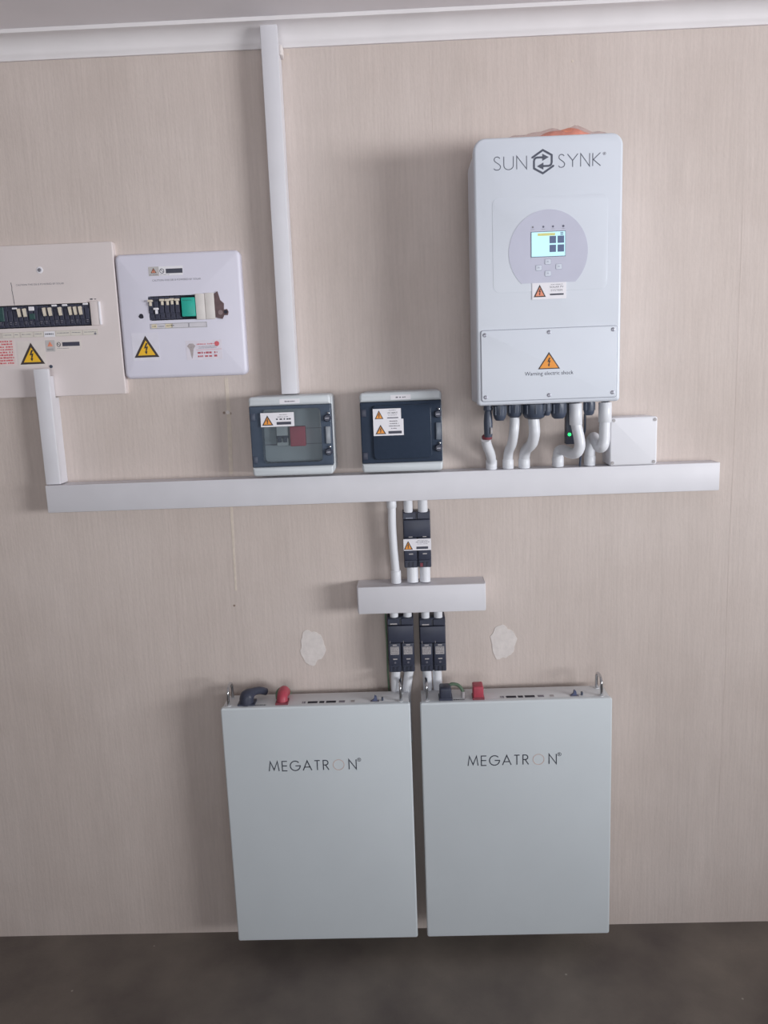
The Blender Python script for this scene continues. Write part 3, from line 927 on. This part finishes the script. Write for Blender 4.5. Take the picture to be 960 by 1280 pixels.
G1 = 'white conduits between the inverter and the long trunking'
ZT = 1.3545
conduit('conduit', [(.207, -.108, 1.4385), (.209, -.1, 1.428), (.214, -.09, 1.414), (.222, -.07, 1.395), (.2265, -.05, 1.376), (.227, -.045, 1.3545)], .0122,
        'white elbow conduit below the slim black plug with red seal', G1, [((.227, -.045, 1.378), (.227, -.045, ZT), .0142)])
conduit('conduit', [(.278, -.112, 1.492), (.278, -.11, 1.474), (.276, -.11, 1.451), (.274, -.09, 1.423), (.270, -.06, 1.401), (.2695, -.045, 1.378), (.2695, -.045, 1.3545)], .0122,
        'narrow white conduit under the second gland, bending slightly left', G1, [((.2695, -.045, 1.378), (.2695, -.045, ZT), .0142)])
conduit('conduit', [(.3225, -.12, 1.487), (.3245, -.12, 1.469), (.325, -.12, 1.448), (.322, -.1, 1.422), (.3135, -.06, 1.402), (.311, -.045, 1.377), (.3105, -.045, 1.3545)], .0138,
        'white conduit under the widest gland, bulging right before the trunking', G1, [((.3108, -.045, 1.379), (.3108, -.045, ZT), .0148)])
conduit('conduit', [(.425, -.12, 1.517), (.425, -.12, 1.491), (.4275, -.12, 1.466), (.434, -.12, 1.435), (.436, -.12, 1.413), (.430, -.113, 1.397), (.420, -.09, 1.393), (.410, -.06, 1.398), (.401, -.045, 1.396), (.3985, -.04, 1.382), (.398, -.04, 1.3545)], .0135,
        'thick white J shaped conduit beside the green indicator light', G1, [((.425, -.12, 1.5185), (.4262, -.12, 1.466), .0155), ((.398, -.04, 1.380), (.398, -.04, ZT), .0148)])
conduit('conduit', [(.497, -.12, 1.517), (.497, -.12, 1.488), (.4965, -.12, 1.454), (.496, -.12, 1.427), (.492, -.12, 1.411), (.487, -.105, 1.408), (.485, -.085, 1.418), (.485, -.06, 1.428), (.482, -.045, 1.420), (.480, -.04, 1.395), (.479, -.04, 1.3545)], .0135,
        'thick white U bent conduit next to the square junction box', G1, [((.497, -.12, 1.5185), (.497, -.12, 1.470), .0158), ((.4795, -.04, 1.380), (.479, -.04, ZT), .0148)])

# data logger stick with a green light
dl = thing('data_logger', (.42, -.08, 1.416), 'dark data logger stick with green light hanging behind a white conduit', 'data logger')
MB().box(.408, .432, -.092, -.070, 1.416, 1.529, .002).build('stick', M['black'], dl, 40)
q = MB(); q.cyl((.4165, -.092, 1.4405), (0, -1, 0), .004, .002, 14, [(0, .004), (.0012, .004), (.002, .0025)]); q.build('indicator_light', M['led'], dl, 40)
cb = MB(); cb.tube(catmull([(.456, -.085, 1.49), (.4565, -.085, 1.465), (.4565, -.08, 1.445), (.455, -.06, 1.42), (.453, -.045, 1.3545)], 6), .0028, 8)
tag(cb.build('thin_cable', M['gland'], None, 50), 'thin dark cable dropping between the two thick J shaped conduits', 'cable')

# junction box
jb = thing('junction_box', (.579, -.04, 1.355), 'square white junction box with four corner screws on the long trunking', 'junction box')
MB().slab(.5215, .6375, 1.3555, 1.4765, .006, 0, -.055, .002).build('base', M['jb'], jb, 40)
lid = MB().slab(.5205, .6385, 1.3560, 1.4770, .006, -.0555, -.078, .004).build('lid', M['jb'], jb, 50)
for x, z in ((.5295, 1.470), (.6315, 1.469), (.6305, 1.3635), (.5275, 1.3635)):
    q = MB(); q.cyl((x, -.0775, z), (0, -1, 0), .0042, .0016, 14); q.build('screw', M['grey_label'], lid)

# crumpled packet on top of the inverter
bag = thing('plastic_packet', (.38, -.15, 2.1095), 'crumpled clear packet with orange contents lying on top of the inverter', 'packet')


def crumple(x0, x1, y0, y1, z, hgt, seed, nx=26, ny=10, taper=1.0):
    rnd = random.Random(seed)
    bm_ = MB()
    fa = [(rnd.uniform(15, 70), rnd.uniform(20, 80), rnd.uniform(0, 6)) for _ in range(5)]

    def hz(u, v, x, y):
        e = (math.sin(math.pi * u) ** .5) * (math.sin(math.pi * v) ** .5)
        s = sum(math.sin(a * x * 2 + b * y + c_) for a, b, c_ in fa) / 5
        return z + hgt * e * (.72 + .35 * s + .25 * (u - .3) * taper)
    top, bot = [], []
    for i in range(nx + 1):
        u = i / nx
        rt, rb = [], []
        for j in range(ny + 1):
            v = j / ny
            x = x0 + (x1 - x0) * u; y = y0 + (y1 - y0) * v
            x += rnd.uniform(-.002, .002); y += rnd.uniform(-.002, .002) + .006 * math.sin(u * 7)
            rt.append(bm_.bm.verts.new((x, y, max(z + .0012, hz(u, v, x, y)))))
            rb.append(bm_.bm.verts.new((x, y, z + .0004)))
        top.append(rt); bot.append(rb)
    for i in range(nx):
        for j in range(ny):
            bm_.bm.faces.new((top[i][j], top[i + 1][j], top[i + 1][j + 1], top[i][j + 1]))
            bm_.bm.faces.new((bot[i][j], bot[i][j + 1], bot[i + 1][j + 1], bot[i + 1][j]))
    for i in range(nx):
        bm_.bm.faces.new((top[i][0], bot[i][0], bot[i + 1][0], top[i + 1][0]))
        bm_.bm.faces.new((top[i][ny], top[i + 1][ny], bot[i + 1][ny], bot[i][ny]))
    for j in range(ny):
        bm_.bm.faces.new((top[0][j], top[0][j + 1], bot[0][j + 1], bot[0][j]))
        bm_.bm.faces.new((top[nx][j], bot[nx][j], bot[nx][j + 1], top[nx][j + 1]))
    return bm_


crumple(.312, .452, -.196, -.12, 2.1097, .029, 4).build('orange_contents', M['bag'], bag, 50)
crumple(.245, .485, -.203, -.10, 2.1096, .032, 9, 34, 12, .6).build('clear_film', M['film'], bag, 30)


# ------------------------------------------------------------------ fuse switches and their conduits
def fuse_switch(x0, x1, z0, z1, depth, label, sticker=False):
    f = thing('fuse_switch', ((x0 + x1) / 2, -depth / 2, z0), label, 'fuse switch', 'black two pole fuse switches')
    w, h = x1 - x0, z1 - z0
    xm = (x0 + x1) / 2
    b = MB(); b.box(x0, x1, -depth + .014, 0, z0, z1, .0015)
    for xa in (x0, xm + .001):
        b.box(xa + .001, xa + w / 2 - .002, -depth + .006, -depth + .015, z1 - h * .12, z1 - .001, .001, 1)
        b.box(xa + .001, xa + w / 2 - .002, -depth + .006, -depth + .015, z0 + .001, z0 + h * .14, .001, 1)
        for q_ in range(3):
            b.box(xa + .004 + q_ * .010, xa + .007 + q_ * .010, -depth + .003, -depth + .008, z0 + .003, z0 + h * .11)
    body = b.build('body', M['black'], f, 40)
    hd = MB(); hd.box(x0 + .0015, x1 - .0015, -depth + .002, -depth + .0145, z1 - h * .44, z1 - h * .13, .002); hd.build('pull_handle', M['black'], f, 40)
    for xa in (x0, xm + .0005):
        c_ = MB(); c_.box(xa + .0015, xa + w / 2 - .0018, -depth, -depth + .0145, z0 + h * .15, z1 - h * .445, .002); ca = c_.build('fuse_carrier', M['black'], f, 40)
        xc = xa + w / 4
        q_ = MB(); q_.box(xc - .005, xc + .006, -depth - .0008, -depth, z1 - h * .485, z1 - h * .465); q_.build('indicator_slot', M['grey_label'], ca)
        q_ = MB(); q_.box(xc - .005, xc + .006, -depth - .0008, -depth, z0 + h * .255, z0 + h * .275); q_.build('indicator_slot', M['grey_label'], ca)
        if sticker:
            q_ = MB(); q_.box(xc - .004, xc + .006, -depth + .0012, -depth + .002, 1.1835, 1.1855); q_.build('indicator_slot', M['grey_label'], f)
        else:
            q_ = MB(); q_.rect(xc - .0115, xc + .0115, z0 + h * .35, z0 + h * .495, -depth, .0006); lb = q_.build('fuse_label', M['grey_label'], ca)
            q_ = MB()
            for kk in range(4): small_print(q_, xc - .010, xc + .010, z0 + h * (.47 - .032 * kk), .0022, -depth - .0006)
            q_.build('label_print', mat('label_ink', (120, 116, 120), .6), ca)
            q_ = MB(); q_.cyl((xc, -depth, z0 + h * .2), (0, -1, 0), .003, .0008, 10); q_.build('carrier_screw', mat('screw_dull', (104, 104, 116), .5), ca)
            if xa == x0 or True:
                q_ = MB(); q_.ribbon([(xc - .0115, z1 - h * .40), (xc - .0112, z1 - h * .455)], .0009, -depth + .002); q_.build('white_tick', M['grey_label'], f)
    q_ = MB(); q_.rect(x0 + .0075, x0 + .026, z1 - h * .11, z1 - h * .088, -depth + .006, .0006); q_.build('maker_plate', M['grey_label'] if not sticker else mat('maker_dim', (130, 134, 148), .5), f)
    if sticker:
        s_ = MB().rect(x0 - .0003, x1 + .0003, 1.149, 1.1795, -depth - .0006, .0008).build('warning_sticker', M['sticker'], f)
        y_ = -depth - .0014
        warning_sign(s_, x0 + .012, 1.1515, .0235, .0235, y_, 'amber')
        q_ = MB(); small_print(q_, x0 + .032, x1 - .004, 1.1700, .0022, y_); small_print(q_, x0 + .036, x1 - .008, 1.1745, .0012, y_); small_print(q_, x0 + .036, x1 - .008, 1.1655, .0012, y_); q_.build('print', M['ink_soft'], s_)
        MB().rect(x0 + .033, x1 - .008, 1.1525, 1.1590, y_).build('caption_bar', M['bar_ink'], s_)
        q_ = MB(); q_.box(xm + .006, xm + .013, -depth + .001, -depth + .004, z0 + .004, z0 + .014); q_.build('red_terminal', M['dark_red'], f)
    return f


fuse_switch(-.0055, .0660, 1.100, 1.2485, .055, 'black fuse switch with a white warning sticker, between the two white trunkings', True)
fuse_switch(-.0560, .0135, .8175, .968, .070, 'left one of the two black fuse switches above the batteries')
fuse_switch(.0285, .0980, .8175, .963, .070, 'right one of the two black fuse switches above the batteries')


def straight(x0, z0, x1, z1, y0, y1, r, label, grp, bend=None, collars=()):
    pts = [(x0, y0, z0)] + (bend or []) + [(x1, y1, z1)]
    return conduit('conduit', pts, r, label, grp, collars)


G2 = 'short white conduits joining the fuse switches and trunking'
conduit('conduit', [(-.0335, -.045, 1.282), (-.0335, -.045, 1.25), (-.034, -.045, 1.21), (-.0325, -.045, 1.16), (-.030, -.045, 1.11), (-.0285, -.045, 1.085), (-.0285, -.045, 1.060)], .0108,
        'long white conduit running left of the upper fuse switch', G2, [((-.0335, -.045, 1.282), (-.0335, -.045, 1.262), .0128), ((-.0285, -.045, 1.094), (-.0285, -.045, 1.060), .0134)])
straight(.0095, 1.282, .0095, 1.2485, -.038, -.034, .0118, 'left stub of white conduit on top of the upper fuse switch', G2)
straight(.0475, 1.282, .0475, 1.2485, -.038, -.034, .0128, 'right stub of white conduit on top of the upper fuse switch', G2)
straight(.0155, 1.100, .0155, 1.060, -.036, -.040, .0150, 'left stub of white conduit under the upper fuse switch', G2)
straight(.0490, 1.100, .0485, 1.060, -.036, -.040, .0140, 'right stub of white conduit under the upper fuse switch', G2)
for x, zt, nm in ((-.0375, .968, 'leftmost'), (-.0015, .968, 'second from left'), (.0458, .963, 'third from left'), (.0800, .963, 'rightmost')):
    straight(x, .987, x, zt, -.046, -.046, .0112, nm + ' of the four white conduit stubs just under the short trunking', G2)
for x0, x1, nm, bd in ((-.0375, -.0410, 'leftmost', -.040), (-.0010, -.0120, 'slanting second', -.006), (.0455, .0475, 'third', .0465), (.0730, .0745, 'rightmost', .0735)):
    conduit('conduit', [(x0, -.04, .8175), (bd, -.038, .79), (x1, -.028, .74), (x1, -.0215, .70), (x1, -.0185, .60)], .0125,
            nm + ' of the four white conduits dropping from the lower fuse switches behind the batteries', G2)
gw = MB(); gw.tube(catmull([(-.060, -.03, .985), (-.0605, -.03, .95), (-.0595, -.028, .88), (-.0605, -.022, .80), (-.059, -.012, .74), (-.058, -.010, .62)], 6), .0026, 8)
tag(gw.build('earth_wire', M['green_wire'], None, 50), 'green earth wire running down along the left lower fuse switch', 'wire')


# ------------------------------------------------------------------ batteries
def battery(x0, x1, z0, z1, label, logo_x, variant):
    yb, yf = -.036, -.125
    b = thing('wall_battery', ((x0 + x1) / 2, (yb + yf) / 2, z0), label, 'battery', 'wall mounted battery units')
    ztop = z1 - .0008
    MB().box(x0 + .004, x1 - .004, yf + .010, yb, z0 + .002, ztop, .002).build('body', M['battery_top'], b, 40)
    MB().slab(x0, x1, z0, z1, .006, yf + .014, yf, .004, 6).build('front_cover', M['battery'], b, 50)
    MB().box(x0 + .10, x1 - .10, yb, 0, z0 + .12, z1 - .16).build('wall_bracket', M['steel'], b)
    xc = (x0 + x1) / 2
    for x in (x0 + .0185, x1 - .0245):
        q = MB(); q.tube(catmull([(x, yf + .018, ztop - .004), (x, yf + .018, ztop + .028), (x, yf + .021, ztop + .040), (x, yf + .034, ztop + .048), (x, yf + .055, ztop + .048), (x, yf + .068, ztop + .040), (x, yf + .071, ztop + .028), (x, yf + .071, ztop - .004)], 5), .0038, 10)
        q.build('handle', M['steel'], b, 60)
        for yy in (yf + .018, yf + .071):
            q = MB(); q.cyl((x, yy, ztop), (0, 0, 1), .007, .002, 14); q.build('handle_foot', M['battery_top'], b, 40)
    # sockets and marks along the top plate
    yr = -.098
    zt = ztop

    def top_rect(xa, xb, ya, yb_, m_, nm, th=.0006):
        q_ = MB(); q_.box(xa, xb, ya, yb_, zt, zt + th); return q_.build(nm, M[m_], b)
    for da, db, m_ in ((.217, .222, 'ink_soft'), (.213, .2155, 'ink_soft'), (.228, .254, 'recess'), (.259, .272, 'recess'), (.277, .303, 'recess'), (.311, .327, 'ink_soft'), (.343, .353, 'grey_label')):
        top_rect(x0 + da, x0 + db, yr - .006, yr + .006, m_, 'socket' if m_ == 'recess' else 'top_mark')
    q = MB(); small_print_top(q, x0 + .052, x0 + .078, yf + .018, zt); small_print_top(q, x0 + .088, x0 + .118, yf + .018, zt); q.build('terminal_print', M['ink'], b)
    top_rect(x0 + .395, x0 + .418, yr - .008, yr + .004, 'ink_soft', 'top_mark')
    q = MB(); q.prism([(x0 + .397, zt), (x0 + .413, zt), (x0 + .411, zt + .012), (x0 + .406, zt + .015), (x0 + .404, zt + .005)], yr + .004, yr - .004); q.build('switch', mat('slate_switch', (84, 92, 122), .5), b)
    q = MB(); q.box(x0 + .424, x0 + .429, yr - .004, yr + .004, zt, zt + .009, .001, 1); q.build('toggle', M['gland'], b)
    # terminals with plugs
    if variant == 0:
        xt = x0 + .066
        q = MB(); q.tube(catmull([(xt - .001, -.096, zt), (xt - .001, -.095, zt + .012), (xt + .002, -.092, zt + .020), (xt + .012, -.083, zt + .026), (xt + .028, -.067, zt + .025), (xt + .042, -.050, zt + .014)], 6), [.0195] * 13 + [.0190, .018, .017, .0155, .014, .0125, .0115, .011, .0105] + [.010] * 9, 14)
        q.build('plug_negative', M['black'], b, 50)
        top_rect(xt - .023, xt + .022, -.112, -.074, 'black', 'terminal_base', .005)
        xr = x0 + .160
        q = MB(); q.tube(catmull([(xr, -.096, zt), (xr, -.0955, zt + .007), (xr, -.092, zt + .014), (xr, -.080, zt + .0185), (xr, -.060, zt + .018), (xr, -.042, zt + .008)], 6), .0145, 14)
        q.build('plug_positive', M['red'], b, 50)
        top_rect(xr - .0165, xr + .0165, -.112, -.078, 'dark_red', 'terminal_base', .006)
        w_ = MB(); w_.tube(catmull([(x0 + .143, -.070, zt), (x0 + .143, -.068, zt + .016), (x0 + .150, -.060, zt + .024), (x0 + .162, -.046, zt + .020), (x0 + .17, -.030, zt + .004), (x0 + .17, -.02, zt - .03)], 6), .0045, 10)
        w_.build('earth_lead', M['green_wire'], b, 50)
    else:
        xt = x0 + .068
        q = MB(); q.box(xt - .0155, xt + .0155, -.112, -.072, zt + .001, zt + .034, .005, 3); q.build('plug_negative', M['black'], b, 50)
        q = MB(); q.box(xt - .018, xt + .018, -.1135, -.078, zt, zt + .007, .001); q.build('terminal_base', M['black'], b)
        xr = x0 + .154
        q = MB(); q.box(xr - .0135, xr + .0135, -.112, -.074, zt + .001, zt + .036, .003, 3); q.build('plug_positive', M['red'], b, 50)
        q = MB(); q.box(xr - .0155, xr + .0155, -.1135, -.080, zt, zt + .007, .001); q.build('terminal_base', M['dark_red'], b)
        w_ = MB(); w_.tube(catmull([(xt + .010, -.082, zt + .030), (xt + .020, -.082, zt + .034), (xt + .034, -.085, zt + .032), (xt + .043, -.090, zt + .024), (xt + .047, -.092, zt + .014)], 6), .0045, 10)
        w_.build('earth_lead', M['green_wire'], b, 50)
        q = MB(); q.cyl((xt + .047, -.092, zt), (0, 0, 1), .006, .017, 10); q.build('earth_lug', M['grey_label'], b, 40)
    # MEGATRON lettering
    cap, st_, g_ = .0270, .0027, .0080
    ql = lettering(None, 'MEGATR', logo_x, z0 + .5075, cap, st_, yf, g_, 1.0, b, M['ink'])
    xo = ql + g_ + .0040 + .0145
    xe = lettering(None, 'N', xo + .0145 + g_ + .0045, z0 + .5075, cap * 1.02, st_, yf, g_, 1.12, b, M['ink'])
    q = MB(); registered(q, xe + .0075, z0 + .5075 + cap * .98, .0048, yf); q.build('registered_mark', M['ink'], b)
    q = MB(); q.ribbon([(xo + .0145 * math.cos(R(a)), z0 + .5075 + cap / 2 + .0145 * math.sin(R(a))) for a in range(0, 360, 12)], .0018, yf, True); q.build('logo_ring', M['orange_ink'], b)
    return b


def small_print_top(mb, xa, xb, y, z):
    x = xa
    while x < xb:
        w_ = random.uniform(.002, .005)
        mb.box(x, min(x + w_, xb), y - .0022, y + .0022, z, z + .0004)
        x += w_ + .0012


battery(-.502, -.0025, .067, .755, 'left white wall battery, with a rounded black plug curving right on top', -.3835, 0)
battery(.0235, .5235, .068, .755, 'right white wall battery, with square black and red plugs on top', .1455, 1)
